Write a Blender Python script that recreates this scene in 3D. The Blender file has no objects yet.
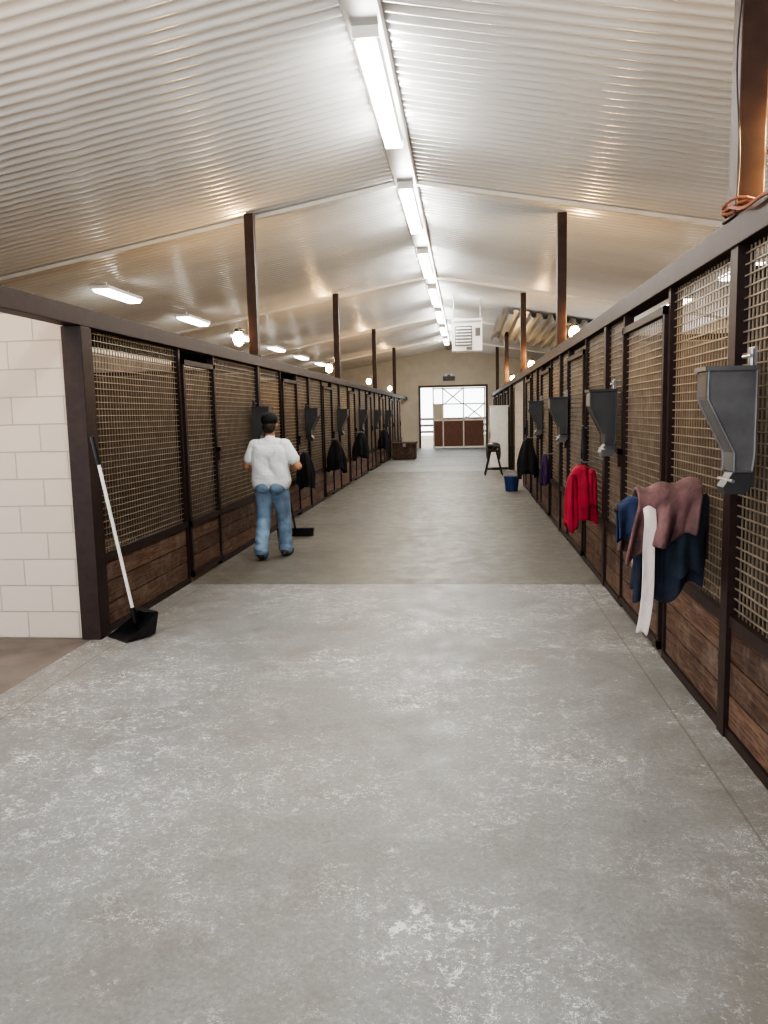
import bpy, math, random
import numpy as np
from mathutils import Vector, Matrix
random.seed(7)
S=bpy.context.scene
COL=S.collection
# ------------------------------------------------------------ constants
XL,XR=-2.70,1.25          # aisle faces of the stall fronts
RX,RZ=-0.72,4.58          # ridge
SL=0.18
OL,OR=-7.0,5.56           # outer walls
YE=37.2
YB=5.45                   # front of the left stall row
def roof(x): return RZ-SL*abs(x-RX)
# ------------------------------------------------------------ materials
def newmat(name):
    m=bpy.data.materials.new(name); m.use_nodes=True
    nt=m.node_tree; b=nt.nodes['Principled BSDF']
    return m,nt,b
def N(nt,t,**kw):
    n=nt.nodes.new(t)
    for k,v in kw.items():
        if k in n.inputs: n.inputs[k].default_value=v
        else: setattr(n,k,v)
    return n
def ramp(nt,fac,stops):
    r=nt.nodes.new('ShaderNodeValToRGB')
    els=r.color_ramp.elements
    while len(els)<len(stops): els.new(0.5)
    for e,(p,c) in zip(els,stops):
        e.position=p; e.color=(c[0],c[1],c[2],1)
    nt.links.new(fac,r.inputs['Fac']); return r
def mix(nt,fac,a,b,mode='MIX'):
    n=nt.nodes.new('ShaderNodeMix'); n.data_type='RGBA'; n.blend_type=mode
    for sock,val in ((n.inputs[0],fac),(n.inputs[6],a),(n.inputs[7],b)):
        if isinstance(val,bpy.types.NodeSocket): nt.links.new(val,sock)
        elif isinstance(val,(int,float)): sock.default_value=val
        else: sock.default_value=(val[0],val[1],val[2],1)
    return n.outputs[2]
def math_(nt,op,a,b=None,clamp=False):
    n=nt.nodes.new('ShaderNodeMath'); n.operation=op; n.use_clamp=clamp
    for i,v in enumerate((a,b)):
        if v is None: continue
        if isinstance(v,(int,float)): n.inputs[i].default_value=v
        else: nt.links.new(v,n.inputs[i])
    return n.outputs[0]
def objco(nt,scale=(1,1,1)):
    tc=nt.nodes.new('ShaderNodeTexCoord'); mp=nt.nodes.new('ShaderNodeMapping')
    mp.inputs['Scale'].default_value=scale
    nt.links.new(tc.outputs['Object'],mp.inputs['Vector']); return mp.outputs['Vector']
def simple(name,col,rough=.5,metal=0,var=.12,nscale=12,bump=0.0,stretch=(1,1,1),spec=None):
    m,nt,b=newmat(name)
    v=objco(nt,stretch)
    n=N(nt,'ShaderNodeTexNoise',Scale=nscale,Detail=5.0); nt.links.new(v,n.inputs['Vector'])
    lo=[c*(1-var) for c in col]; hi=[min(1,c*(1+var)) for c in col]
    r=ramp(nt,n.outputs['Fac'],[(.3,lo),(.7,hi)])
    nt.links.new(r.outputs['Color'],b.inputs['Base Color'])
    b.inputs['Roughness'].default_value=rough; b.inputs['Metallic'].default_value=metal
    if spec is not None: b.inputs['Specular IOR Level'].default_value=spec
    if bump:
        bp=N(nt,'ShaderNodeBump',Strength=bump,Distance=.01)
        nt.links.new(n.outputs['Fac'],bp.inputs['Height']); nt.links.new(bp.outputs['Normal'],b.inputs['Normal'])
    return m
def emis(name,col,st,base=(.9,.9,.9)):
    m,nt,b=newmat(name)
    b.inputs['Base Color'].default_value=(*base,1)
    b.inputs['Emission Color'].default_value=(*col,1); b.inputs['Emission Strength'].default_value=st
    return m
M={}
M['steel']=simple('brown_painted_steel',(.030,.017,.015),.5,0,.2,20,spec=.3)
M['postm']=simple('brown_post_steel',(.052,.027,.019),.5,.0,.25,8,spec=.35)
M['wire']=simple('wire_mesh_steel',(.25,.21,.165),.42,.45,.2,9)
M['cream']=simple('cream_metal_panel',(.60,.555,.46),.5,0,.06,3)
M['stallback']=simple('stall_back_boards',(.16,.125,.095),.7,0,.3,6,.1,(.3,.3,8))
M['stallpart']=simple('stall_partition_boards',(.135,.105,.08),.7,0,.3,6,.1,(.3,.3,8))
M['dirt']=simple('stall_bedding',(.26,.21,.15),.95,0,.35,5,.5)
M['sidefloor']=simple('side_concrete',(.15,.125,.11),.85,0,.2,4,.1)
M['black']=simple('black_plastic',(.015,.015,.017),.4,0,.2,20)
M['white']=simple('white_enamel',(.78,.78,.76),.4,0,.05,10)
M['trimw']=simple('ridge_flashing',(.42,.42,.41),.35,.5,.08,6)
M['rafter']=simple('cream_rafter_steel',(.66,.64,.59),.4,.2,.08,4)
M['hopper']=simple('galvanized_sheet',(.135,.133,.135),.42,.45,.25,6)
M['hopper_dk']=simple('dark_hopper_plastic',(.045,.045,.047),.45,.1,.2,6)
M['chrome']=simple('zinc_hardware',(.30,.30,.31),.35,.8,.1,20)
M['corr']=simple('skylight_lit_sheet',(.52,.54,.56),.4,.3,.1,4)  # opaque skylight sheet, pale base colour stands in for daylight coming through
M['redwood']=simple('red_door_boards',(.19,.095,.068),.6,0,.25,8,0,(6,1,.6))
M['tube']=emis('fluorescent_tube_glow',(1,.99,.95),10)
M['tube2']=emis('stall_tube_glow',(1,.96,.86),9)
M['bulb']=emis('warm_bulb_glow',(1,.60,.24),110)
M['orange']=simple('orange_cord',(.22,.075,.04),.5)
def fabric(name,col,var=.2,rough=.9):
    m,nt,b=newmat(name)
    v=objco(nt)
    n=N(nt,'ShaderNodeTexNoise',Scale=9.0,Detail=4.0); nt.links.new(v,n.inputs['Vector'])
    r=ramp(nt,n.outputs['Fac'],[(.3,[c*(1-var) for c in col]),(.7,[min(1,c*(1+var)) for c in col])])
    nt.links.new(r.outputs['Color'],b.inputs['Base Color'])
    b.inputs['Roughness'].default_value=rough
    n2=N(nt,'ShaderNodeTexNoise',Scale=14.0,Detail=3.0,Distortion=1.0); nt.links.new(v,n2.inputs['Vector'])
    bp=N(nt,'ShaderNodeBump',Strength=.5,Distance=.02); nt.links.new(n2.outputs['Fac'],bp.inputs['Height'])
    nt.links.new(bp.outputs['Normal'],b.inputs['Normal'])
    return m
M['navy']=fabric('navy_fabric',(.020,.025,.044))
M['slate']=fabric('slate_blue_fabric',(.024,.032,.050))
M['burg']=fabric('burgundy_fabric',(.13,.070,.070),.35)
M['royal']=fabric('royal_blue_fabric',(.022,.045,.14))
M['navy2']=fabric('deep_blue_fabric',(.022,.034,.080))
M['red']=fabric('red_fabric',(.30,.020,.040))
M['blk']=fabric('black_fabric',(.012,.012,.014))
M['purple']=fabric('purple_fabric',(.045,.022,.075))
M['strap']=fabric('white_webbing',(.58,.51,.48),.06)
M['shirt']=fabric('white_cotton',(.70,.73,.76),.04)
M['jean']=fabric('blue_denim',(.18,.26,.37),.28)
M['skin']=simple('skin',(.42,.22,.14),.55,0,.06,20)
M['hair']=simple('dark_brown_hair',(.030,.020,.015),.6,0,.3,60,.4)
M['cap']=simple('black_cap_cloth',(.010,.010,.012),.85,0,.2,60,.2)
M['shoe']=simple('dark_leather',(.05,.045,.045),.5)
# wood planks
m,nt,b=newmat('stained_planks'); M['wood']=m
v=objco(nt,(2,1.2,14))
n=N(nt,'ShaderNodeTexNoise',Scale=3.0,Detail=8.0,Distortion=1.6); nt.links.new(v,n.inputs['Vector'])
r=ramp(nt,n.outputs['Fac'],[(.25,(.034,.018,.012)),(.5,(.095,.050,.033)),(.72,(.19,.12,.082)),(.85,(.26,.20,.155))])
g=nt.nodes.new('ShaderNodeNewGeometry')
r2=ramp(nt,g.outputs['Random Per Island'],[(0,(.50,.47,.46)),(1,(1.1,1.05,1.0))])
wcol=mix(nt,1.0,r.outputs['Color'],r2.outputs['Color'],'MULTIPLY')
v2=objco(nt); nw=N(nt,'ShaderNodeTexNoise',Scale=5.0,Detail=8.0,Roughness=.75); nt.links.new(v2,nw.inputs['Vector'])
wcol=mix(nt,ramp(nt,nw.outputs['Fac'],[(.48,(0,0,0)),(.66,(.65,.65,.65))]).outputs['Color'],wcol,(.17,.135,.108))
nt.links.new(wcol,b.inputs['Base Color'])
b.inputs['Roughness'].default_value=.7
bp=N(nt,'ShaderNodeBump',Strength=.3,Distance=.01); nt.links.new(n.outputs['Fac'],bp.inputs['Height']); nt.links.new(bp.outputs['Normal'],b.inputs['Normal'])
# ceiling
m,nt,b=newmat('white_corrugated_metal'); M['ceil']=m
v=objco(nt,(.5,2.0,1))
n=N(nt,'ShaderNodeTexNoise',Scale=.9,Detail=4.0); nt.links.new(v,n.inputs['Vector'])
r=ramp(nt,n.outputs['Fac'],[(.3,(.79,.795,.79)),(.7,(.88,.885,.88))])
nt.links.new(r.outputs['Color'],b.inputs['Base Color'])
b.inputs['Metallic'].default_value=.28; b.inputs['Roughness'].default_value=.24
# block wall
m,nt,b=newmat('painted_concrete_block'); M['block']=m
tc=nt.nodes.new('ShaderNodeTexCoord'); sx=nt.nodes.new('ShaderNodeSeparateXYZ'); cx=nt.nodes.new('ShaderNodeCombineXYZ')
nt.links.new(tc.outputs['Object'],sx.inputs[0])
nt.links.new(math_(nt,'ADD',sx.outputs['X'],sx.outputs['Y']),cx.inputs['X']); nt.links.new(sx.outputs['Z'],cx.inputs['Y'])
br=nt.nodes.new('ShaderNodeTexBrick'); nt.links.new(cx.outputs[0],br.inputs['Vector'])
br.inputs['Scale'].default_value=1; br.inputs['Brick Width'].default_value=.40; br.inputs['Row Height'].default_value=.198
br.inputs['Mortar Size'].default_value=.006; br.inputs['Mortar Smooth'].default_value=.5
br.inputs['Color1'].default_value=(.47,.41,.355,1); br.inputs['Color2'].default_value=(.44,.385,.33,1); br.inputs['Mortar'].default_value=(.34,.30,.26,1)
nt.links.new(br.outputs['Color'],b.inputs['Base Color']); b.inputs['Roughness'].default_value=.6
bp=N(nt,'ShaderNodeBump',Strength=.6,Distance=.008); bp.invert=True
nt.links.new(br.outputs['Fac'],bp.inputs['Height']); nt.links.new(bp.outputs['Normal'],b.inputs['Normal'])
# floor
m,nt,b=newmat('worn_concrete'); M['floor']=m
tc=nt.nodes.new('ShaderNodeTexCoord'); P=tc.outputs['Object']
sx=nt.nodes.new('ShaderNodeSeparateXYZ'); nt.links.new(P,sx.inputs[0]); X,Y=sx.outputs['X'],sx.outputs['Y']
def noise(sc,det=6.0,ro=.6,di=0.0,src=None):
    n=N(nt,'ShaderNodeTexNoise',Scale=sc,Detail=det,Roughness=ro,Distortion=di); nt.links.new(src or P,n.inputs['Vector']); return n.outputs['Fac']
def R_(fac,lo,hi,a=0.0,b_=1.0): return ramp(nt,fac,[(lo,(a,)*3),(hi,(b_,)*3)]).outputs['Color']
n1=noise(.8,7,.6); n2=noise(5.0,10,.68); n3=noise(55,6,.7); n4=noise(1.6,8,.62,.6)
base=ramp(nt,n1,[(.38,(.172,.174,.170)),(.62,(.262,.266,.264))]).outputs['Color']
base=mix(nt,.35,base,ramp(nt,n2,[(.36,(.155,.157,.153)),(.64,(.275,.279,.277))]).outputs['Color'])
base=mix(nt,.16,base,ramp(nt,n3,[(.38,(.08,.08,.078)),(.62,(.40,.40,.395))]).outputs['Color'])
far=math_(nt,'GREATER_THAN',Y,7.35); vfar=math_(nt,'GREATER_THAN',Y,22.0)
fs=math_(nt,'SUBTRACT',far,vfar)  # dark slab tone ends at the far joint; light there painted as paler floor
base=mix(nt,fs,base,mix(nt,1.0,base,(.56,.53,.45),'MULTIPLY'))
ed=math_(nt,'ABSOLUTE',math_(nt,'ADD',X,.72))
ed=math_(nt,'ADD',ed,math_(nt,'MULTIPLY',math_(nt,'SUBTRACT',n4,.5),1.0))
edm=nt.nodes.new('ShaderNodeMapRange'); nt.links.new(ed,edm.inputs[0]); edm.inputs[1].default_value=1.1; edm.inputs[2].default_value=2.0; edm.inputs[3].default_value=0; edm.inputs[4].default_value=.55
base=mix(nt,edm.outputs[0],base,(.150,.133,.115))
near=math_(nt,'SUBTRACT',1.0,math_(nt,'MULTIPLY',far,.88))
base=mix(nt,math_(nt,'MULTIPLY',R_(n4,.50,.66,0,.5),near),base,(.155,.145,.130))
wnm=noise(6.0,9,.72,1.0)
base=mix(nt,math_(nt,'MULTIPLY',math_(nt,'MULTIPLY',R_(wnm,.50,.64),R_(n1,.44,.60,.2,1)),math_(nt,'MULTIPLY',near,.22)),base,(.44,.445,.445))
wn=N(nt,'ShaderNodeTexNoise',Scale=3.0,Detail=6.0,Roughness=.7); nt.links.new(P,wn.inputs['Vector'])
va=nt.nodes.new('ShaderNodeVectorMath'); va.operation='MULTIPLY_ADD'; nt.links.new(wn.outputs['Color'],va.inputs[0]); va.inputs[1].default_value=(1.1,1.1,0); nt.links.new(P,va.inputs[2])
for sc,wd,lo,st in ((3.6,.013,.50,.85),(7.5,.022,.51,.85),(14.0,.034,.53,.75)):
    vo=N(nt,'ShaderNodeTexVoronoi',Scale=sc,feature='DISTANCE_TO_EDGE'); nt.links.new(va.outputs[0],vo.inputs['Vector'])
    ln=math_(nt,'LESS_THAN',vo.outputs['Distance'],wd)
    pk=R_(noise(sc*2.0,9,.85),lo,lo+.03)
    mk=math_(nt,'MULTIPLY',math_(nt,'MULTIPLY',ln,pk),math_(nt,'MULTIPLY',near,R_(n1,.44,.58,.12,1)))
    base=mix(nt,math_(nt,'MULTIPLY',mk,st),base,(.74,.745,.745))
sp=noise(26.0,8,.8,1.0)
spm=math_(nt,'MULTIPLY',math_(nt,'MULTIPLY',R_(sp,.60,.63),near),R_(n2,.50,.60))
base=mix(nt,math_(nt,'MULTIPLY',spm,.6),base,(.66,.665,.66))
base=mix(nt,math_(nt,'MULTIPLY',R_(sp,.37,.40,1,0),.35),base,(.085,.08,.07))
vd=N(nt,'ShaderNodeTexVoronoi',Scale=1.3); nt.links.new(va.outputs[0],vd.inputs['Vector'])
ds=math_(nt,'LESS_THAN',vd.outputs['Distance'],.035)
base=mix(nt,math_(nt,'MULTIPLY',ds,.7),base,(.06,.05,.04))
def joint(base,coord,pos,w,c=(.10,.09,.08),f=.8):
    d=math_(nt,'ABSOLUTE',math_(nt,'SUBTRACT',coord,pos))
    return mix(nt,math_(nt,'MULTIPLY',math_(nt,'LESS_THAN',d,w),f),base,c)
base=joint(base,Y,7.35,.015); base=joint(base,Y,22.0,.03)
base=joint(base,X,XR-.17,.006,f=.5); base=joint(base,X,XL+.17,.006,f=.5)
base=joint(base,Y,14.6,.012,f=.35)
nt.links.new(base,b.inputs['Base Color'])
b.inputs['Specular IOR Level'].default_value=.38
nt.links.new(R_(n2,.35,.65,.40,.62),b.inputs['Roughness'])
bp=N(nt,'ShaderNodeBump',Strength=.22,Distance=.006); nt.links.new(n3,bp.inputs['Height']); nt.links.new(bp.outputs['Normal'],b.inputs['Normal'])
# ------------------------------------------------------------ mesh builder
def empty(name,loc=(0,0,0)):
    e=bpy.data.objects.new(name,None); COL.objects.link(e); e.location=loc; e.empty_display_size=.1; return e
class B:
    def __init__(s): s.v=[];s.f=[];s.m=[]
    def box(s,x0,x1,y0,y1,z0,z1,mi=0):
        o=len(s.v)
        for z in (z0,z1):
            s.v+= [(x0,y0,z),(x1,y0,z),(x1,y1,z),(x0,y1,z)]
        for q in ((0,3,2,1),(4,5,6,7),(0,1,5,4),(1,2,6,5),(2,3,7,6),(3,0,4,7)):
            s.f.append(tuple(o+i for i in q)); s.m.append(mi)
    def obox(s,c,ax,ay,az,mi=0):
        o=len(s.v); c=Vector(c); ax,ay,az=Vector(ax),Vector(ay),Vector(az)
        for k in (-1,1):
            for i,j in ((-1,-1),(1,-1),(1,1),(-1,1)): s.v.append(tuple(c+ax*i+ay*j+az*k))
        for q in ((0,3,2,1),(4,5,6,7),(0,1,5,4),(1,2,6,5),(2,3,7,6),(3,0,4,7)):
            s.f.append(tuple(o+i for i in q)); s.m.append(mi)
    def cyl(s,p0,p1,r0,r1=None,n=12,mi=0,cap=True):
        r1=r0 if r1 is None else r1
        p0,p1=Vector(p0),Vector(p1); d=(p1-p0).normalized()
        a=d.orthogonal().normalized(); c=d.cross(a); o=len(s.v)
        for p,r in ((p0,r0),(p1,r1)):
            for i in range(n):
                t=2*math.pi*i/n; s.v.append(tuple(p+(a*math.cos(t)+c*math.sin(t))*r))
        for i in range(n):
            j=(i+1)%n; s.f.append((o+i,o+j,o+n+j,o+n+i)); s.m.append(mi)
        if cap:
            s.f.append(tuple(o+i for i in reversed(range(n)))); s.m.append(mi)
            s.f.append(tuple(o+n+i for i in range(n))); s.m.append(mi)
    def tube(s,pts,r,n=8,mi=0):
        for a,b_ in zip(pts[:-1],pts[1:]): s.cyl(a,b_,r,r,n,mi)
    def ell(s,c,r,mi=0,nu=16,nv=10):
        o=len(s.v); c=Vector(c)
        s.v.append((c.x,c.y,c.z+r[2]))
        for j in range(1,nv):
            ph=math.pi*j/nv
            for i in range(nu):
                t=2*math.pi*i/nu
                s.v.append((c.x+r[0]*math.sin(ph)*math.cos(t),c.y+r[1]*math.sin(ph)*math.sin(t),c.z+r[2]*math.cos(ph)))
        s.v.append((c.x,c.y,c.z-r[2])); e=len(s.v)-1
        for i in range(nu):
            j=(i+1)%nu
            s.f.append((o,o+1+i,o+1+j)); s.m.append(mi)
            k=o+1+(nv-2)*nu; s.f.append((k+j,k+i,e)); s.m.append(mi)
        for q in range(nv-2):
            for i in range(nu):
                j=(i+1)%nu; a=o+1+q*nu
                s.f.append((a+i,a+nu+i,a+nu+j,a+j)); s.m.append(mi)
    def prism(s,poly,axis,a0,a1,mi=0):
        o=len(s.v); n=len(poly)
        for a in (a0,a1):
            for u,z in poly: s.v.append((u,a,z) if axis=='y' else (a,u,z))
        s.f.append(tuple(o+i for i in range(n))); s.m.append(mi)
        s.f.append(tuple(o+n+i for i in reversed(range(n)))); s.m.append(mi)
        for i in range(n):
            j=(i+1)%n; s.f.append((o+i,o+n+i,o+n+j,o+j)); s.m.append(mi)
    def build(s,name,mats,parent=None,smooth=False,bevel=0):
        me=bpy.data.meshes.new(name); me.from_pydata(s.v,[],s.f)
        for mm in mats: me.materials.append(M[mm] if isinstance(mm,str) else mm)
        me.polygons.foreach_set('material_index',s.m)
        if smooth: me.polygons.foreach_set('use_smooth',[True]*len(s.f))
        me.update()
        ob=bpy.data.objects.new(name,me); COL.objects.link(ob)
        if parent:
            ob.parent=parent; ob.matrix_parent_inverse=Matrix.Translation(-parent.location)
        if bevel:
            md=ob.modifiers.new('b','BEVEL'); md.width=bevel; md.segments=2; md.limit_method='ANGLE'
        return ob
def lamp(name,kind,loc,power,col,parent,size=.1,size_y=None):
    l=bpy.data.lights.new(name,kind); l.energy=power; l.color=col
    if kind=='AREA': l.shape='RECTANGLE'; l.size=size; l.size_y=size_y
    else: l.shadow_soft_size=size
    o=bpy.data.objects.new(name,l); COL.objects.link(o); o.location=loc
    o.parent=parent; o.matrix_parent_inverse=Matrix.Translation(-parent.location)
    return o
# ------------------------------------------------------------ shell
g=B(); g.box(XL-.06,XR+.06,-4,YE,-.1,0); g.build('floor',['floor'])
g=B(); g.box(OL,XL-.06,YB,YE,-.12,-.01,0); g.box(OL,XL-.06,-4,YB,-.1,0,1)
g.box(XR+.06,OR,-4,17.4,-.12,-.01,0); g.box(XR+.06,OR,22,YE,-.12,-.01,0); g.box(XR+.06,OR,17.4,22,-.1,0,1)
g.build('floor_stalls',['dirt','sidefloor'])
v=[];f=[]
per=.15; ns=8; y=-4.0; rows=[]
prof=[0,.0,.25,.8,1,1,.8,.25]
while y<YE+.3:
    for i in range(ns): rows.append((y+per*i/ns,prof[i]*.040))
    y+=per
for (yy,h) in rows:
    for x in (OL,RX,OR): v.append((x,yy,roof(x)+h))
for i in range(len(rows)-1):
    a=i*3; f.append((a,a+3,a+4,a+1)); f.append((a+1,a+4,a+5,a+2))
me=bpy.data.meshes.new('ceiling'); me.from_pydata(v,[],f); me.materials.append(M['ceil'])
me.polygons.foreach_set('use_smooth',[True]*len(f))
ob=bpy.data.objects.new('ceiling',me); COL.objects.link(ob)
for e in me.edges:
    if e.vertices[0]%3==1 and e.vertices[1]%3==1: e.use_edge_sharp=True
for nm,x0,x1,ys in (('wall_left',OL-.1,OL,[(YB,YE)]),('wall_right',OR,OR+.1,[(-4,17.4),(22,YE)])):
    g=B(); xx=OL if x0<0 else OR
    for a,b_ in ys:
        g.box(x0,x1,a,b_,0,2.9,0); g.box(x0,x1,a,b_,2.9,roof(xx)+.05,1)
    g.box(x0,x1,-4,YE,3.0,roof(xx)+.05,1)
    g.build(nm,['stallback','cream'])
def blockwall(name,x0,x1,y,h):
    g=B(); g.box(x0,x1,y,y+.2,0,h); g.build(name,['block'])
blockwall('wall_left_block',OL,XL-.13,YB+.01,2.40)
blockwall('wall_right_block',XR+.11,OR,22.0,2.40)
DX0,DX1,DZ=-2.05,.95,2.8
g=B()
def gable(g,x0,x1,z0):
    pts=[(x0,z0),(x1,z0),(x1,roof(x1)+.03)]
    if x0<RX<x1: pts.append((RX,RZ+.03))
    pts.append((x0,roof(x0)+.03)); g.prism(pts,'y',YE,YE+.15)
gable(g,OL,DX0,0); gable(g,DX0,DX1,DZ); gable(g,DX1,OR,0)
g.build('wall_end',['cream'])
g=B(); yd=YE+.05
for x in (-1.5,-1.05,-.1,DX1-.07): g.box(x,x+.06,yd,yd+.05,0.01,DZ-.01,0)
for z in (.01,1.25,2.0,2.72): g.box(-1.5,DX1-.01,yd,yd+.05,z,z+.06,0)
g.box(-1.44,-1.05,yd+.02,yd+.04,.07,1.25,1); g.box(-.99,-.1,yd+.02,yd+.04,.07,1.25,1); g.box(-.04,.87,yd+.02,yd+.04,.07,1.25,1); g.box(-1.44,-1.05,yd+.02,yd+.04,1.3,2.0,2)
for a,b_ in (((-.0,1.3),(.87,2.0)),((.87,1.3),(-.0,2.0)),((-.98,2.02),(-.12,2.72)),((-.12,2.02),(-.98,2.72))):
    g.cyl((a[0],yd+.02,a[1]),(b_[0],yd+.02,b_[1]),.03,n=6)
g.build('door_1',['rafter','redwood','cream'])
g=B(); g.box(DX0-.1,DX0,YE-.03,YE,0,DZ+.1); g.box(DX1,DX1+.1,YE-.03,YE,0,DZ+.1); g.box(DX0,DX1,YE-.03,YE,DZ,DZ+.1); g.build('trim_1',['stallpart'])
g=B(); g.box(-12,12,YE+.15,60,-.1,-.02); g.build('ground_outside',['dirt'])
g=B()
for x in range(-10,11,2): g.box(x,x+.12,50,50.12,-.02,1.4)
for z in (.4,.8,1.2): g.box(-10,10.1,49.97,50,z,z+.14)
g.build('arena_fence',['wood'])
g=B(); g.box(-1.0,-.45,YE-.08,YE,3.1,3.3,0); g.cyl((-.85,YE-.1,3.36),(-.85,YE-.2,3.36),.05,.07,10,1); g.cyl((-.6,YE-.1,3.36),(-.6,YE-.2,3.36),.05,.07,10,1); g.box(-.9,-.55,YE-.1,YE,3.3,3.36,0); g.build('emergency_light',['black','white'])
g=B()
g.prism([(RX-.15,RZ-.06),(RX-.13,RZ-.08),(RX+.13,RZ-.08),(RX+.15,RZ-.06),(RX,RZ-.02)],'y',-4,YE); g.build('trim_ridge',['trimw'])
RAFT=[3.4,10.5,17.6,24.8,32.0]
for yr in RAFT:
    g=B()
    for xa,xb in ((OL,RX),(RX,OR)):
        o=len(g.v)
        for yy in (yr,yr+.09):
            for x,dz in ((xa,-.05),(xa,.0),(xb,.0),(xb,-.05)): g.v.append((x,yy,roof(x)+dz))
        for q in ((0,1,2,3),(7,6,5,4),(0,3,7,4),(1,5,6,2),(0,4,5,1),(3,2,6,7)):
            g.f.append(tuple(o+i for i in q)); g.m.append(0)
    g.build('roof_rafter',['rafter'])
# ------------------------------------------------------------ stall fronts
HZ={-1:2.40,1:2.46}
def stall_front(side,divs,door):
    x=XL if side<0 else XR
    s=side; H=HZ[s]-.13
    def bx(g,d0,d1,y0,y1,z0,z1,mi=0):
        a,b_=x+s*d0,x+s*d1
        g.box(min(a,b_),max(a,b_),y0,y1,z0,z1,mi)
    y0,y1=divs[0],divs[-1]
    E=empty('stall_front',(x,(y0+y1)/2,0))
    fr=B(); wd=B(); wi=B()
    for i,d in enumerate(divs):
        w=.05 if i in (0,) else .025
        if i==len(divs)-1: continue
        bx(fr,-.01 if i==0 else 0,.07,d-w,d+w,0,H)
    for i,(a,b_) in enumerate(zip(divs[:-1],divs[1:])):
        isd=(i==door)
        a2=a+(.05 if i==0 else .025); b2=b_-(.05 if i==len(divs)-2 else .025)
        if isd:
            a2+=.012; b2-=.012
            bx(fr,-.02,.03,a2,a2+.045,.05,H-.1); bx(fr,-.02,.03,b2-.045,b2,.05,H-.1)
            bx(fr,-.02,.03,a2,b2,.05,.10); bx(fr,-.02,.03,a2,b2,.55,.60); bx(fr,-.02,.03,a2,b2,H-.15,H-.1)
            bx(fr,-.05,-.02,b2-.06,b2+.03,1.25,1.29); bx(fr,-.05,-.02,b2-.06,b2-.03,1.15,1.29)
            a3,b3=a2+.045,b2-.045; zt=H-.15; zb=.10; wo=.0
        else:
            bx(fr,.0,.06,a2,b2,.0,.05); bx(fr,.0,.06,a2,b2,.55,.61)
            a3,b3=a2,b2; zt=H-.01; zb=.05; wo=.015
        zz=zb; h=(.55-zb)/3
        for q in range(3):
            bx(wd,wo,wo+.035,a3,b3,zz+.004,zz+h-.004); zz+=h
        t=.0034; z=.61
        d0=wo+.015
        yy=a3+.03
        while yy<b3-.01:
            bx(wi,d0,d0+2*t,yy-t,yy+t,.60,zt); yy+=.05
        z=.64
        while z<zt-.01:
            bx(wi,d0-2*t,d0,a3,b3,z-t,z+t); z+=.05
    fr.build('steel_frame',['steel'],E); wd.build('plank_kickboards',['wood'],E); wi.build('wire_grille',['wire'],E)
    return E
Lb=[[5.55,7.4,8.45,10.3]]+[[a,a+1.3,a+2.4,a+3.4] for a in [10.3+3.4*i for i in range(7)]]
for d in Lb: stall_front(-1,d,1)
Rb=[[a,a+1.2,a+2.6,a+3.4] for a in (-2.9,.5,3.9,7.3,10.7)]+[[14.1,15.3,16.6,17.4]]+[[a,a+1.2,a+2.6,a+3.4] for a in (22.2,25.6,29.0,32.4)]
for d in Rb: stall_front(1,d,1)
g=B(); g.box(XL-.13,XL+.02,YB-.03,YB+.1,0,2.27); g.build('corner_post',['steel'],bevel=.004)
g=B(); g.box(XR-.0,XR+.1,17.38,17.48,0,2.33); g.build('corner_post',['steel'],bevel=.004)
g=B(); g.box(XL-.11,XL+.02,-4,YE,2.27,2.40); g.build('header_beam',['steel'],bevel=.004)
g=B(); g.box(XR-.02,XR+.11,-4,YE,2.33,2.46); g.build('header_beam',['steel'],bevel=.004)
def partition(x0,x1,y):
    g=B(); z=0
    for q in range(13):
        g.box(x0,x1,y-.02,y+.02,z+.003,z+.165,0); z+=.168
    g.box(x0,x1,y-.025,y+.025,2.19,2.24,1)
    g.build('stall_partition',['stallpart','steel'])
for d in Lb[1:]: partition(OL,XL-.08,d[0])
for d in Rb: partition(XR+.08,OR,d[0])
for x,ys in ((XL-.04,[10.34,17.2,24.4,31.3]),(XR+.05,[3.95,11.05,18.1,25.2,32.3])):
    for yy in ys:
        g=B(); w=.060; zt=roof(x)-.02; zb=2.40 if x<0 else 2.46
        g.box(x-w,x+w,yy-w,yy+w,zb,zt); g.box(x-w-.02,x+w+.0,yy-w-.03,yy+w+.03,zb,zb+.015)
        g.build('support_post',['postm'],bevel=.005)
# ------------------------------------------------------------ light fixtures
for i,yy in enumerate([2.1,6.3,10.35,14.45,18.5,22.6,26.7,30.8]):
    E=empty('fluorescent_light_fixture',(RX,yy+1.2,RZ-.12))
    g=B(); z=RZ-.08
    g.prism([(RX-.09,z),(RX-.07,z-.05),(RX+.07,z-.05),(RX+.09,z)],'y',yy,yy+2.45); g.box(RX-.10,RX+.10,yy-.02,yy,z-.085,z); g.box(RX-.10,RX+.10,yy+2.45,yy+2.47,z-.085,z)
    g.build('housing',['white'],E)
    g=B()
    for dx in (-.05,.05): g.cyl((RX+dx,yy+.01,z-.072),(RX+dx,yy+2.44,z-.072),.022,n=10)
    g.box(RX-.085,RX+.085,yy+.01,yy+2.44,z-.105,z-.097)
    g.build('tubes',['tube'],E)
    lamp('lamp','AREA',(RX,yy+1.2,z-.12),52,(1,.98,.93),E,.2,2.4)
    for dy in (.4,1.2,2.0): lamp('spill','POINT',(RX,yy+dy,z-.26),19,(1,.98,.93),E,.12)
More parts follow.
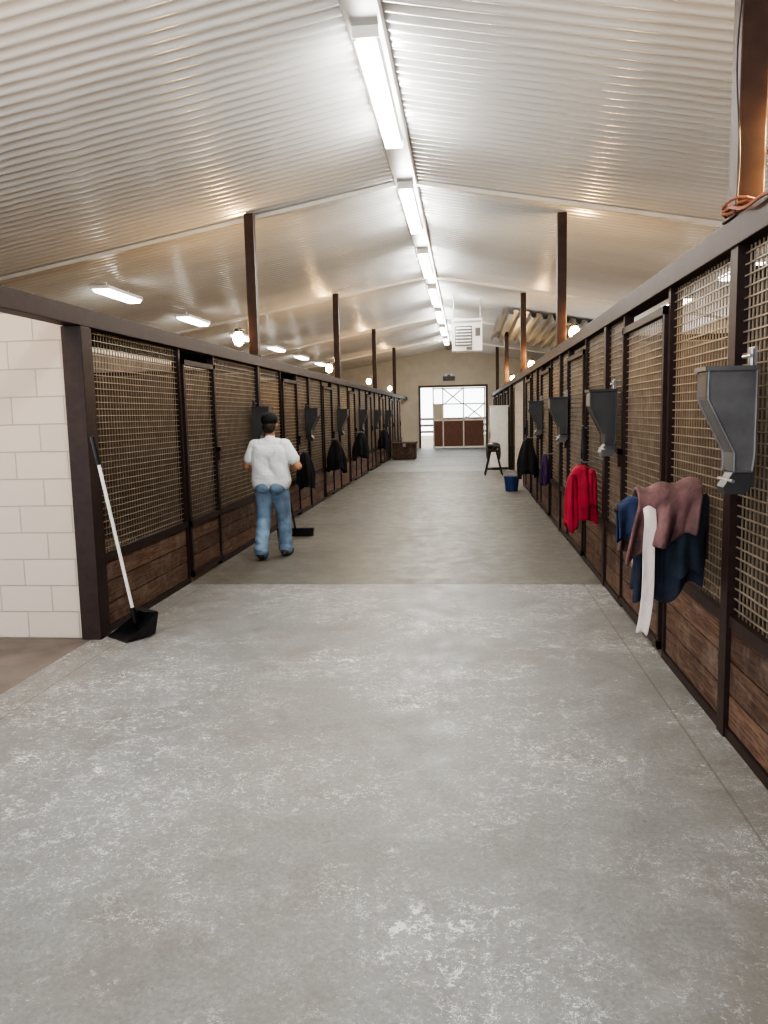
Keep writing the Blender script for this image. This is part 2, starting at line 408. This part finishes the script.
for sgn in (-1,1):
    for yy in [5.3,8.9,12.45,16.0,19.6,23.2,26.8,30.4]:
        x=RX+sgn*4.77; zz=roof(x)-.13
        if sgn>0 and yy>17 and yy<27: continue
        if sgn<0 and yy<9: continue
        E=empty('stall_light_fixture',(x,yy,zz))
        g=B(); g.box(x-.14,x+.14,yy-.65,yy+.65,zz,zz+.05); g.cyl((x,yy-.4,zz+.05),(x,yy-.4,zz+.13),.01); g.cyl((x,yy+.4,zz+.05),(x,yy+.4,zz+.13),.01); g.build('housing',['white'],E)
        g=B(); g.prism([(x-.13,zz),(x+.13,zz),(x+.09,zz-.05),(x-.09,zz-.05)],'y',yy-.63,yy+.63); g.build('lens',['tube2'],E)
        lamp('lamp','AREA',(x,yy,zz-.07),24,(1,.95,.86),E,.2,1.2)
        lamp('spill','POINT',(x,yy,zz-.16),10,(1,.95,.86),E,.1)
for x,ys in ((XL-.24,[3.6,10.3,17.3,24.5,31.4]),(XR+.22,[3.9,11.0,18.0,25.0])):
    for yy in ys:
        s=-1 if x<0 else 1; z=2.64
        E=empty('wall_lamp',(x,yy,z))
        g=B()
        g.cyl((x,yy,z+.075),(x,yy,z+.12),.06,.045,14); g.cyl((x-s*.10,yy,z+.10),(x,yy,z+.10),.012,n=8)
        for t in range(6):
            a=t*math.pi/3; c,si=math.cos(a)*.082,math.sin(a)*.082
            g.tube([(x+c*.8,yy+si*.8,z+.08),(x+c,yy+si,z),(x+c*.6,yy+si*.6,z-.11)],.0018,5)
        g.build('bracket_and_cage',['black'],E)
        g=B(); g.ell((x,yy,z-.01),(.072,.072,.092)); g.build('bulb',['bulb'],E,smooth=True)
        lamp('glow','POINT',(x,yy,z+.20),38,(1,.64,.30),E,.06)
# ------------------------------------------------------------ feed hoppers
def feed_hopper(side,yc,w=.26,ztop=1.76,mats=('hopper','hopper_dk','chrome'),k=1.0):
    x=XL if side<0 else XR; s=-side
    def X(d): return x+s*d*k
    E=empty('feed_hopper',(X(.13),yc,ztop-.25))
    g=B(); y0,y1=yc-w/2,yc+w/2; z=ztop
    body=[(X(.03),z),(X(.27),z),(X(.27),z-.12),(X(.13),z-.35),(X(.13),z-.43),(X(.04),z-.43),(X(.03),z-.36)]
    if s>0: body=body[::-1]
    g.prism(body,'y',y0,y1,0)
    for a in (y0-.004,y1-.004):
        for p,q in zip(body,body[1:]+body[:1]): g.cyl((p[0],a+.004,p[1]),(q[0],a+.004,q[1]),.006,n=6,mi=0)
    xa,xb=sorted((X(.268),X(.276))); g.box(xa,xb,y0+.01,y1-.01,z-.115,z-.01,1)
    g.build('body',mats,E)
    g=B()
    xa,xb=sorted((X(.02),X(.29))); g.box(xa,xb,y0-.012,y1+.012,z,z+.018,0)
    sp=[(X(.03),z-.43),(X(.12),z-.43),(X(.17),z-.50),(X(.16),z-.53),(X(.06),z-.53),(X(.03),z-.50)]
    if s>0: sp=sp[::-1]
    g.prism(sp,'y',yc-w*.32,yc+w*.32,1)
    xa,xb=sorted((X(.016),X(.03))); g.box(xa,xb,yc-.04,yc+.04,z+.018,z+.10,2); g.box(xa,xb,yc-.05,yc+.05,z-.5,z-.1,1)
    g.cyl((X(.04),yc-.03,z+.02),(X(.04),yc-.03,z+.09),.012,n=8,mi=2); g.cyl((X(.05),yc-.05,z+.06),(X(.05),yc+.05,z+.06),.008,n=8,mi=2)
    g.cyl((X(.14),y0-.02,z-.47),(X(.14),y1+.02,z-.47),.008,n=8,mi=2)
    g.build('lid_and_spout',mats,E)
feed_hopper(1,3.59,.15,1.755,k=.82)
for yy in (6.75,9.85,13.0): feed_hopper(1,yy,.22,1.75,('hopper_dk','hopper','chrome'),k=.85)
for yy in (9.95,13.3,16.7,20.1,23.5,26.9): feed_hopper(-1,yy,.24,1.72,('hopper_dk','hopper_dk','hopper_dk'),k=.85)
# ------------------------------------------------------------ cloth helpers
def gridobj(name,V,nu,nv,mats,parent=None,thick=.008,midx=None,closed=False):
    f=[];mi=[]
    for i in range(nu-1):
        for j in range(nv-1 if not closed else nv):
            k=(j+1)%nv
            f.append((i*nv+j,i*nv+k,(i+1)*nv+k,(i+1)*nv+j)); mi.append(midx(i,j) if midx else 0)
    me=bpy.data.meshes.new(name); me.from_pydata(V,[],f)
    for mm in mats: me.materials.append(M[mm])
    me.polygons.foreach_set('material_index',mi); me.polygons.foreach_set('use_smooth',[True]*len(f))
    ob=bpy.data.objects.new(name,me); COL.objects.link(ob)
    if parent: ob.parent=parent; ob.matrix_parent_inverse=Matrix.Translation(-parent.location)
    md=ob.modifiers.new('s','SOLIDIFY'); md.thickness=thick; md.offset=0
    md=ob.modifiers.new('ss','SUBSURF'); md.levels=1; md.render_levels=1
    return ob
def drape(name,x0,x1,yc,z,front,back,mats,parent=None,r=.03,amp=.03,seed=0,slope=0.0,thick=.01,skew=0.0,midx=None,fr=1.0,lenvar=1.0,ltilt=0.0,xw=.012):
    rnd=random.Random(seed); ph=[rnd.uniform(0,6.3) for _ in range(6)]
    nu,nv=40,34; V=[]
    for i in range(nu):
        for j in range(nv):
            t=j/(nv-1)
            F=front*(1+lenvar*(.12*math.sin(3.1*t+ph[0])+.06*math.sin(9*t+ph[1]))+ltilt*(t-.5)); Bk=back*(1+.1*lenvar*math.sin(4*t+ph[2]))
            L=F+Bk+math.pi*r; sdist=i/(nu-1)*L
            if sdist<F: yy=-r; zz=-(F-sdist); dr=F-sdist
            elif sdist<F+math.pi*r:
                a=(sdist-F)/r; yy=-r*math.cos(a); zz=r*math.sin(a); dr=0
            else: dr=sdist-F-math.pi*r; yy=r; zz=-dr
            k=min(1,dr/.15)
            fold=amp*k*(math.sin(11*fr*t+ph[3]+2*dr)+.5*math.sin(23*fr*t+ph[4]-3*dr))
            sg=-1 if yy<0 else 1
            xx=x0+(x1-x0)*t + skew*dr + xw*math.sin(8*dr+ph[5])
            V.append((xx,yc+yy+sg*abs(amp*k)*.6+fold*.8, z+zz+slope*(t-.5)+.010*math.sin(14*t*fr+ph[1])))
    return gridobj(name,V,nu,nv,mats,parent,thick,midx)
def bundle(name,c,w,d,length,mats,parent=None,seed=0,topw=.3,along='y',amp=.18,midx=None):
    rnd=random.Random(seed); ph=[rnd.uniform(0,6.3) for _ in range(6)]
    nu,nv=18,40; V=[]
    for i in range(nu):
        t=i/(nu-1); k=topw+(1-topw)*min(1,t*1.6)**.7
        if i==0: k*=.4
        for j in range(nv):
            a=2*math.pi*j/nv
            rr=1+amp*(math.sin(5*a+ph[0]+1.3*t)+.6*math.sin(9*a+ph[1]-2*t))*min(1,t*3)
            u=w/2*k*math.cos(a)*rr; q=d/2*(.4+.6*k)*math.sin(a)*rr
            zz=-length*t*(1+.07*math.sin(2*a+ph[2])+.05*math.sin(3*a+ph[3]))
            if along=='y': V.append((c[0]+q,c[1]+u,c[2]+zz))
            else: V.append((c[0]+u,c[1]+q,c[2]+zz))
    return gridobj(name,V,nu,nv,mats,parent,.008,midx,closed=True)
# blanket rack with blankets (near right)
yb=4.22; zr=1.06; E=empty('blanket_rack',(XR-.2,yb,zr))
g=B(); g.cyl((XR-.005,yb,zr),(XR-.46,yb,zr+.02),.013,n=10); g.cyl((XR-.005,yb,.85),(XR-.3,yb,zr),.009,n=8); g.box(XR-.017,XR-.005,yb-.04,yb+.04,.82,1.12)
g.ell((XR-.46,yb,zr+.02),(.018,.018,.018)); g.build('arm',['steel'],E)
drape('stable_sheet',XR-.455,XR-.30,yb,zr+.05,.17,.2,['navy2'],r=.03,amp=.03,seed=5,slope=.05,skew=-.06,fr=.6)
drape('horse_blanket',XR-.38,XR-.02,yb,zr+.02,.45,.40,['navy'],r=.022,amp=.035,seed=3,ltilt=.05)
drape('stable_blanket',XR-.23,XR-.015,yb,zr+.04,.40,.25,['slate'],r=.045,amp=.03,seed=12,slope=.03,fr=.6)
drape('fleece_cooler',XR-.37,XR-.05,yb,zr+.065,.25,.25,['burg'],r=.085,amp=.052,seed=9,slope=.05,thick=.02,skew=-.20,ltilt=-.35)
drape('girth_strap',XR-.335,XR-.275,yb,zr-.05,.56,.28,['strap'],r=.125,amp=.003,seed=2,thick=.012,skew=-.09,fr=.3,lenvar=.15)
# red jacket
yj=7.5; E=empty('red_jacket',(XR-.16,yj,1.1))
bundle('jacket_body',(XR-.18,yj,1.10),.27,.20,.52,['red'],E,seed=4,along='x',topw=.45)
bundle('sleeve_1',(XR-.27,yj-.06,1.02),.12,.10,.50,['red'],E,seed=5,along='x',topw=.5,amp=.16)
bundle('sleeve_2',(XR-.09,yj-.05,1.06),.10,.10,.33,['red'],E,seed=6,along='x',topw=.6,amp=.16)
g=B(); g.tube([(XR-.003,yj,1.12),(XR-.16,yj,1.12),(XR-.18,yj,1.15)],.008); g.build('hook',['chrome'],E)
for nm,x,yy,z,w,L,mt in (('horse_blanket',XR-.17,14.0,1.15,.30,.66,'blk'),('leg_wraps',XR-.13,11.4,1.0,.13,.42,'purple'),
   ('horse_blanket',XL+.18,12.3,1.05,.26,.55,'blk'),('horse_blanket',XL+.20,15.2,1.15,.34,.60,'blk'),('horse_blanket',XL+.21,18.9,1.2,.36,.62,'blk'),('horse_blanket',XL+.2,24.5,1.15,.36,.6,'blk'),('horse_blanket',XR-.2,26.5,1.2,.34,.7,'blk')):
    E=empty(nm,(x,yy,z)); bundle('cloth',(x,yy,z),w,.24,L,[mt],E,seed=int(yy*10),along='x')
    xw=XR-.003 if x>0 else XL+.003
    g=B(); g.tube([(xw,yy,z+.0),(x,yy,z+.0),(x,yy,z+.03)],.008); g.build('hook',['chrome'],E)
for s_,yy in ((1,8.3),(1,15.6),(-1,21.0),(-1,27.8)):
    xw=XR if s_>0 else XL; x=xw-s_*.05
    E=empty('halter',(x,yy,1.3)); g=B()
    g.tube([(xw-s_*.003,yy,1.42),(x,yy,1.42),(x,yy,1.45)],.007,6,1)
    ring=[(x,yy+.07*math.cos(a),1.12+.09*math.sin(a)) for a in [2*math.pi*i/16 for i in range(17)]]
    g.tube(ring,.011,6); g.tube([(x,yy-.065,1.15),(x,yy-.02,1.43),(x,yy+.02,1.43),(x,yy+.065,1.15)],.010,6)
    g.tube([(x,yy,1.03),(x,yy+.02,.85),(x,yy-.02,.68),(x,yy+.01,.52)],.010,6)
    g.build('straps',['navy','chrome'],E)
# blue bucket
E=empty('water_bucket',(.93,16.2,0)); g=B(); c=(.93,16.2)
g.cyl((c[0],c[1],0),(c[0],c[1],.30),.12,.155,20,0); g.cyl((c[0],c[1],.285),(c[0],c[1],.305),.162,.162,20,0)
g.tube([(c[0]+.16*math.cos(a),c[1],.30+.13*math.sin(a)) for a in [math.pi*i/10 for i in range(11)]],.006,6,1); g.build('bucket',['royal','chrome'],E)
E=empty('storage_cabinet',(1.0,22.8,.85)); g=B()
g.box(.72,1.20,22.5,23.3,.06,1.75,0); g.box(.70,1.22,22.48,23.32,1.75,1.79,0); g.box(.75,1.18,22.52,23.28,0,.06,1)
g.box(.715,.72,22.52,22.89,.09,1.72,0); g.box(.715,.72,22.91,23.28,.09,1.72,0); g.box(.75,1.17,22.49,22.50,.10,1.70,0)
g.cyl((.705,22.86,.85),(.705,22.86,1.05),.008,n=6,mi=1); g.cyl((.705,22.94,.85),(.705,22.94,1.05),.008,n=6,mi=1)
g.build('body',['white','black'],E,bevel=.004)
g=B(); g.box(-2.58,-1.75,28.0,28.6,.03,.55,0); g.box(-2.61,-1.72,27.97,28.63,.55,.62,0); g.box(-2.2,-2.1,27.95,27.98,.45,.58,1)
for a in (-2.55,-1.82):
    for b__ in (28.03,28.5): g.box(a,a+.05,b__,b__+.05,0,.03,1)
g.build('tack_trunk',['wood','chrome'],bevel=.01)
E=empty('saddle_stand',(.72,20.6,.5)); g=B(); sxx,syy=.72,20.6
for sx_ in (-1,1):
    for sy in (-1,1): g.cyl((sxx+sx_*.22,syy+sy*.25,0),(sxx+sx_*.05,syy+sy*.2,.72),.018,n=8)
g.cyl((sxx-.2,syy-.25,.15),(sxx+.2,syy-.25,.15),.014,n=8); g.cyl((sxx-.2,syy+.25,.15),(sxx+.2,syy+.25,.15),.014,n=8)
g.prism([(sxx-.13,.60),(sxx+.13,.60),(sxx,.77)],'y',syy-.3,syy+.3); g.build('frame',['steel'],E)
g=B(); g.ell((sxx,syy-.05,.75),(.18,.28,.09)); g.ell((sxx-.15,syy-.05,.58),(.04,.2,.20)); g.ell((sxx+.15,syy-.05,.58),(.04,.2,.20)); g.build('saddle',['shoe'],E,smooth=True)
# ------------------------------------------------------------ unit heater
hx,hy,hz=.07,20.0,3.13
E=empty('unit_heater',(hx,hy,hz+.4)); g=B()
g.box(hx-.37,hx+.37,hy,hy+.6,hz,hz+.78,0)
g.box(hx-.30,hx+.12,hy-.012,hy,hz+.12,hz+.60,3)
for q in range(6): g.obox((hx-.09,hy-.03,hz+.17+q*.075),(.19,0,0),(0,.03,.02),(0,-.004,.006),0)
g.box(hx-.34,hx+.34,hy-.015,hy-.002,hz+.68,hz+.73,1); g.box(hx+.20,hx+.32,hy-.01,hy,hz+.35,hz+.55,2); g.box(hx-.02,hx+.12,hy-.02,hy-.012,hz+.02,hz+.09,2)
g.cyl((hx+.2,hy+.6,hz+.6),(hx+.2,hy+.9,hz+.6),.07,n=12,mi=1)
for a in (-.33,.33):
    for b_ in (.05,.55): g.cyl((hx+a,hy+b_,hz+.78),(hx+a,hy+b_,roof(hx+a)),.01,n=6,mi=1)
g.build('cabinet',['white','chrome','hopper','hopper'],E)
g=B(); xx_=.85
while xx_<3.9:
    o=len(g.v)
    for x_,hh in ((xx_,-.16),(xx_+.10,-.16),(xx_+.14,-.04),(xx_+.24,-.04),(xx_+.28,-.16)):
        for y_ in (20.6,27.0): g.v.append((x_,y_,roof(x_)+hh-.03-(y_-20.6)*.02))
    for q in range(4): g.f.append((o+2*q,o+2*q+1,o+2*q+3,o+2*q+2)); g.m.append(0)
    xx_+=.28
g.build('corrugated_skylight_panel',['corr'])
# ------------------------------------------------------------ scoop / dustpan with long handle
E=empty('lobby_dustpan',(-2.5,5.5,0)); g=B()
px,py=-2.45,5.56
bot=Vector((px-.05,py+.05,.12)); top=Vector((-2.645,5.42,1.48)); dv=(top-bot)
g.cyl(bot,top,.013,n=10,mi=0); g.cyl(bot+dv*.86,top+dv*.01,.018,n=10,mi=1); g.cyl(bot+dv*-.03,bot+dv*.06,.02,n=10,mi=1)
ux=Vector((.8,-.6,0)).normalized(); uy=Vector((-.6,-.8,0)).normalized()
def P_(a,b_,c): return tuple(Vector((px,py,0))+ux*a+uy*b_+Vector((0,0,c)))
def quad(pts,mi=1):
    o=len(g.v); g.v+=pts; g.f.append(tuple(range(o,o+len(pts)))); g.m.append(mi)
quad([P_(-.13,.18,.008),P_(.13,.18,.008),P_(.12,-.06,.02),P_(-.12,-.06,.02)])
quad([P_(-.12,-.06,.02),P_(.12,-.06,.02),P_(.11,-.10,.17),P_(-.11,-.10,.17)])
quad([P_(-.13,.18,.008),P_(-.12,-.06,.02),P_(-.11,-.10,.17),P_(-.125,.10,.05)])
quad([P_(.13,.18,.008),P_(.125,.10,.05),P_(.11,-.10,.17),P_(.12,-.06,.02)])
quad([P_(-.11,-.10,.17),P_(.11,-.10,.17),P_(.09,-.01,.18),P_(-.09,-.01,.18)])
ob=g.build('pan_and_handle',['white','black'],E); md=ob.modifiers.new('s','SOLIDIFY'); md.thickness=.006
# cords at right post
E=empty('extension_cord',(XR,3.9,2.5)); g=B(); pts=[]
for i in range(40):
    t=i/39; pts.append((XR-.035-.01*math.sin(t*9),2.2+1.72*t,2.49-.10*math.sin(t*math.pi)**2+.02*math.sin(20*t)))
g.tube(pts,.008,6)
for q in range(3):
    pts=[(XR+.05+.10*math.cos(a),3.95+.10*math.sin(a)*1.05,2.49+.02*q+.012*math.sin(3*a+q)) for a in [2*math.pi*i/20 for i in range(21)]]
    g.tube(pts,.007,6)
g.build('cord',['orange'],E)
g=B(); pts=[(XR-.022+.012*math.sin(i*.5),3.87,2.48+i*.07) for i in range(20)]; g.tube(pts,.004,6); g.build('lamp_cable',['black'])
# ------------------------------------------------------------ person
PX,PY=-2.19,8.75
O=Vector((PX,PY,0))
prims=[]
mats_p=['skin','shirt','jean','shoe','hair','cap']
SK,SH,JE,SO,HA,CA=range(6)
def cap(p0,p1,r0,r1,m): prims.append(('c',Vector(p0)+O,Vector(p1)+O,r0,r1,m))
def el(c,r,m): prims.append(('e',Vector(c)+O,r,None,None,m))
for hip,knee,ank in (((-.085,0,.84),(-.105,.0,.46),(-.10,-.17,.13)),((.085,0,.84),(.105,.13,.455),(.10,.17,.11))):
    cap(hip,knee,.112,.084,JE); cap(knee,ank,.084,.078,JE)
cap((-.075,0,.87),(.075,0,.87),.120,.120,JE); el((-.075,-.045,.83),(.105,.10,.10),JE); el((.075,-.045,.83),(.105,.10,.10),JE)
cap((-.10,-.175,.125),(-.10,-.155,.10),.084,.080,JE); cap((.10,.165,.11),(.10,.17,.085),.084,.082,JE)
cap((-.10,-.20,.075),(-.105,-.07,.045),.046,.044,SO); cap((-.105,-.07,.045),(-.11,.015,.036),.046,.036,SO)
cap((.10,.12,.046),(.11,.22,.048),.046,.047,SO); cap((.11,.22,.046),(.125,.34,.036),.046,.036,SO)
cap((-.085,-.005,.94),(.085,-.005,.94),.134,.134,SH); cap((-.088,0,.885),(.088,0,.885),.138,.138,SH)
for s in (-1,1):
    cap((s*.085,-.005,.94),(s*.095,-.01,1.20),.134,.122,SH)
    cap((s*.095,-.01,1.20),(s*.15,-.005,1.285),.114,.075,SH)
cap((-.09,-.01,1.2),(.09,-.01,1.2),.12,.12,SH); cap((-.08,0,1.285),(.08,0,1.285),.085,.085,SH)
cap((-.15,0,1.29),(.15,0,1.29),.066,.066,SH); cap((0,0,1.33),(0,.005,1.355),.075,.062,SH)
elb={-1:Vector((-.275,-.01,1.05)),1:Vector((.325,-.03,1.045))}
for s in (-1,1):
    a=Vector((s*.17,0,1.285)); b_=elb[s]
    mid=a.lerp(b_,.64); cap(a,mid,.074,.070,SH); cap(a,b_,.047,.042,SK)
H0=Vector((.11,.10,1.13)); H1=Vector((-.10,1.63,.09)); hd=(H1-H0).normalized()
def wrap_hand(elbow,t,sgn):
    Pm=H0+hd*t
    u=(elbow-Pm); u-=hd*u.dot(hd); u.normalize(); w=hd.cross(u)*sgn
    wrist=Pm+u*.095-hd*.03
    cap(elbow,elbow.lerp(wrist,.35),.041,.042,SK); cap(elbow.lerp(wrist,.35),wrist,.042,.027,SK)
    pc=Pm+u*.034
    cap(wrist,pc-hd*.02,.025,.02,SK); cap(wrist,pc+hd*.025,.022,.018,SK)
    cap(pc-hd*.03,pc+hd*.034,.016,.015,SK)
    for i,end in enumerate((185,215,205,165)):
        off=hd*((i-1.5)*.0225+.004); pts=[]
        for th in (10,end*.38,end*.7,end):
            a=math.radians(th); pts.append(Pm+off+(u*math.cos(a)+w*math.sin(a))*.0245)
        for k in range(3): cap(pts[k],pts[k+1],.0092-.0008*k,.0086-.0008*k,SK)
    pts=[pc-hd*.03]+[Pm-hd*(.044-.006*k)+(u*math.cos(math.radians(a))-w*math.sin(math.radians(a)))*.026 for k,a in enumerate((25,75,125))]
    for k in range(3): cap(pts[k],pts[k+1],.012-.001*k,.011-.001*k,SK)
wrap_hand(elb[1],.10,1); wrap_hand(elb[-1],.30,-1)
cap((0,.0,1.32),(0,.022,1.43),.056,.052,SK)
hc=Vector((0,.03,1.525))
el(hc+Vector((0,-.004,.012)),(.074,.092,.094),SK); cap(hc+Vector((0,.035,-.055)),hc+Vector((0,.055,-.075)),.046,.036,SK)
for s in (-1,1):
    el(hc+Vector((s*.078,-.003,-.01)),(.012,.022,.032),SK); cap(hc+Vector((s*.03,.078,-.02)),hc+Vector((s*.042,.068,-.022)),.014,.012,SK)
    cap(hc+Vector((s*.015,.088,.012)),hc+Vector((s*.045,.076,.012)),.009,.008,HA)
cap(hc+Vector((0,.09,.005)),hc+Vector((0,.108,-.022)),.010,.014,SK)
cap(hc+Vector((-.02,.083,-.052)),hc+Vector((.02,.083,-.052)),.008,.008,SK)
el(hc+Vector((0,-.048,-.03)),(.076,.06,.075),HA); cap(hc+Vector((-.03,-.062,-.06)),hc+Vector((.03,-.062,-.06)),.038,.038,HA)
el(hc+Vector((0,-.006,.050)),(.096,.112,.085),CA)
cap(hc+Vector((0,-.005,.132)),hc+Vector((0,-.005,.136)),.010,.008,CA)
for xx in (-.05,-.035,-.02,0,.02,.035,.05): cap(hc+Vector((xx,.085,.040)),hc+Vector((xx*.9,.175-abs(xx)*.6,.028)),.009,.006,CA)
g=B()
for p in prims:
    if p[0]=='c':
        _,a,b_,r0,r1,m=p
        g.ell(a,(r0,)*3,0,20,12); g.ell(b_,(r1,)*3,0,20,12)
        if (b_-a).length>1e-4: g.cyl(a,b_,r0,r1,20)
    else: g.ell(p[1],p[2],0,24,16)
E=empty('person',(PX,PY,0))
tmp=g.build('tmp',['skin'])
md=tmp.modifiers.new('r','REMESH'); md.mode='VOXEL'; md.voxel_size=.0045
md=tmp.modifiers.new('s','SMOOTH'); md.factor=.5; md.iterations=4
dg=bpy.context.evaluated_depsgraph_get(); me=bpy.data.meshes.new_from_object(tmp.evaluated_get(dg))
bpy.data.objects.remove(tmp)
me.materials.clear()
for mm in mats_p: me.materials.append(M[mm])
nf=len(me.polygons); co=np.empty(nf*3); me.polygons.foreach_get('center',co); co=co.reshape(-1,3)
best=np.full(nf,1e9); bm=np.zeros(nf,int)
for p in prims:
    if p[0]=='c':
        a=np.array(p[1]); b_=np.array(p[2]); d=b_-a; L=max(d@d,1e-9)
        t=np.clip((co-a)@d/L,0,1); dist=np.linalg.norm(co-(a+t[:,None]*d),axis=1)-(p[3]+(p[4]-p[3])*t)
    else:
        r=np.array(p[2]); q=np.linalg.norm((co-np.array(p[1]))/r,axis=1); dist=(q-1)*r.min()
    k=dist<best; best[k]=dist[k]; bm[k]=p[5]
me.polygons.foreach_set('material_index',bm.astype(np.int32)); me.polygons.foreach_set('use_smooth',[True]*nf)
me.name='body'; ob=bpy.data.objects.new('body',me); COL.objects.link(ob); ob.parent=E; ob.matrix_parent_inverse=Matrix.Translation(-E.location)
nvv=len(me.vertices); vc=np.empty(nvv*3); me.vertices.foreach_get('co',vc); vc=vc.reshape(-1,3)
vn=np.empty(nvv*3); me.vertices.foreach_get('normal',vn); vn=vn.reshape(-1,3)
lc=vc-np.array([PX,PY,0]); zz=lc[:,2]
fade=np.clip((.5-zz)/.3,0,1)*.7+.3
wr=.0032*fade*np.sin(zz*48+2.5*np.sin(lc[:,0]*17+zz*9)+lc[:,1]*14)*((zz>.12)&(zz<.80))
wr+=.0045*np.sin(lc[:,0]*30+zz*17+1.5*np.sin(zz*12))*((zz>.78)&(zz<1.27)&(np.abs(lc[:,0])<.23)&(lc[:,1]<.14))
vc+=vn*wr[:,None]; me.vertices.foreach_set('co',vc.ravel()); me.update()
g=B()
for s in (-1,1): g.ell(O+hc+Vector((s*.031,.081,-.0)),(.011,.010,.009),0)
g.build('eyes',['white'],E,smooth=True)
E=empty('push_broom',tuple(O+H1)); g=B()
g.cyl(O+H0-hd*.06,O+H1,.0125,n=10,mi=0); c=O+H1
g.box(c.x-.25,c.x+.25,c.y-.035,c.y+.035,.07,.11,1)
for i in range(24): 
    xx=c.x-.235+i*.0204; g.box(xx-.009,xx+.009,c.y-.03,c.y+.03,.0,.07,1)
g.build('broom',['wood','black'],E)
# ------------------------------------------------------------ world and camera
w=bpy.data.worlds.new('sky'); S.world=w; w.use_nodes=True
bg=w.node_tree.nodes['Background']; bg.inputs['Color'].default_value=(.93,.965,1,1); bg.inputs['Strength'].default_value=3.6
f_=790.0; a=.022
vy=Vector((465-384,512-413,-f_)).normalized()
c_=(math.cos(a)*(512-413)-math.sin(a)*(465-384))/f_
vz=Vector((-math.sin(a),math.cos(a),c_)).normalized(); vx=vy.cross(vz).normalized(); vz=vx.cross(vy)
R=Matrix((vx,vy,vz))
cam=bpy.data.cameras.new('camera'); cam.sensor_width=36; cam.sensor_fit='AUTO'; cam.lens=f_/1024*36; cam.clip_end=200
co_=bpy.data.objects.new('camera',cam); COL.objects.link(co_)
co_.matrix_world=Matrix.Translation((0,0,1.6))@R.to_4x4()
S.camera=co_
S.view_settings.view_transform='AgX'
S.view_settings.look='AgX - High Contrast'
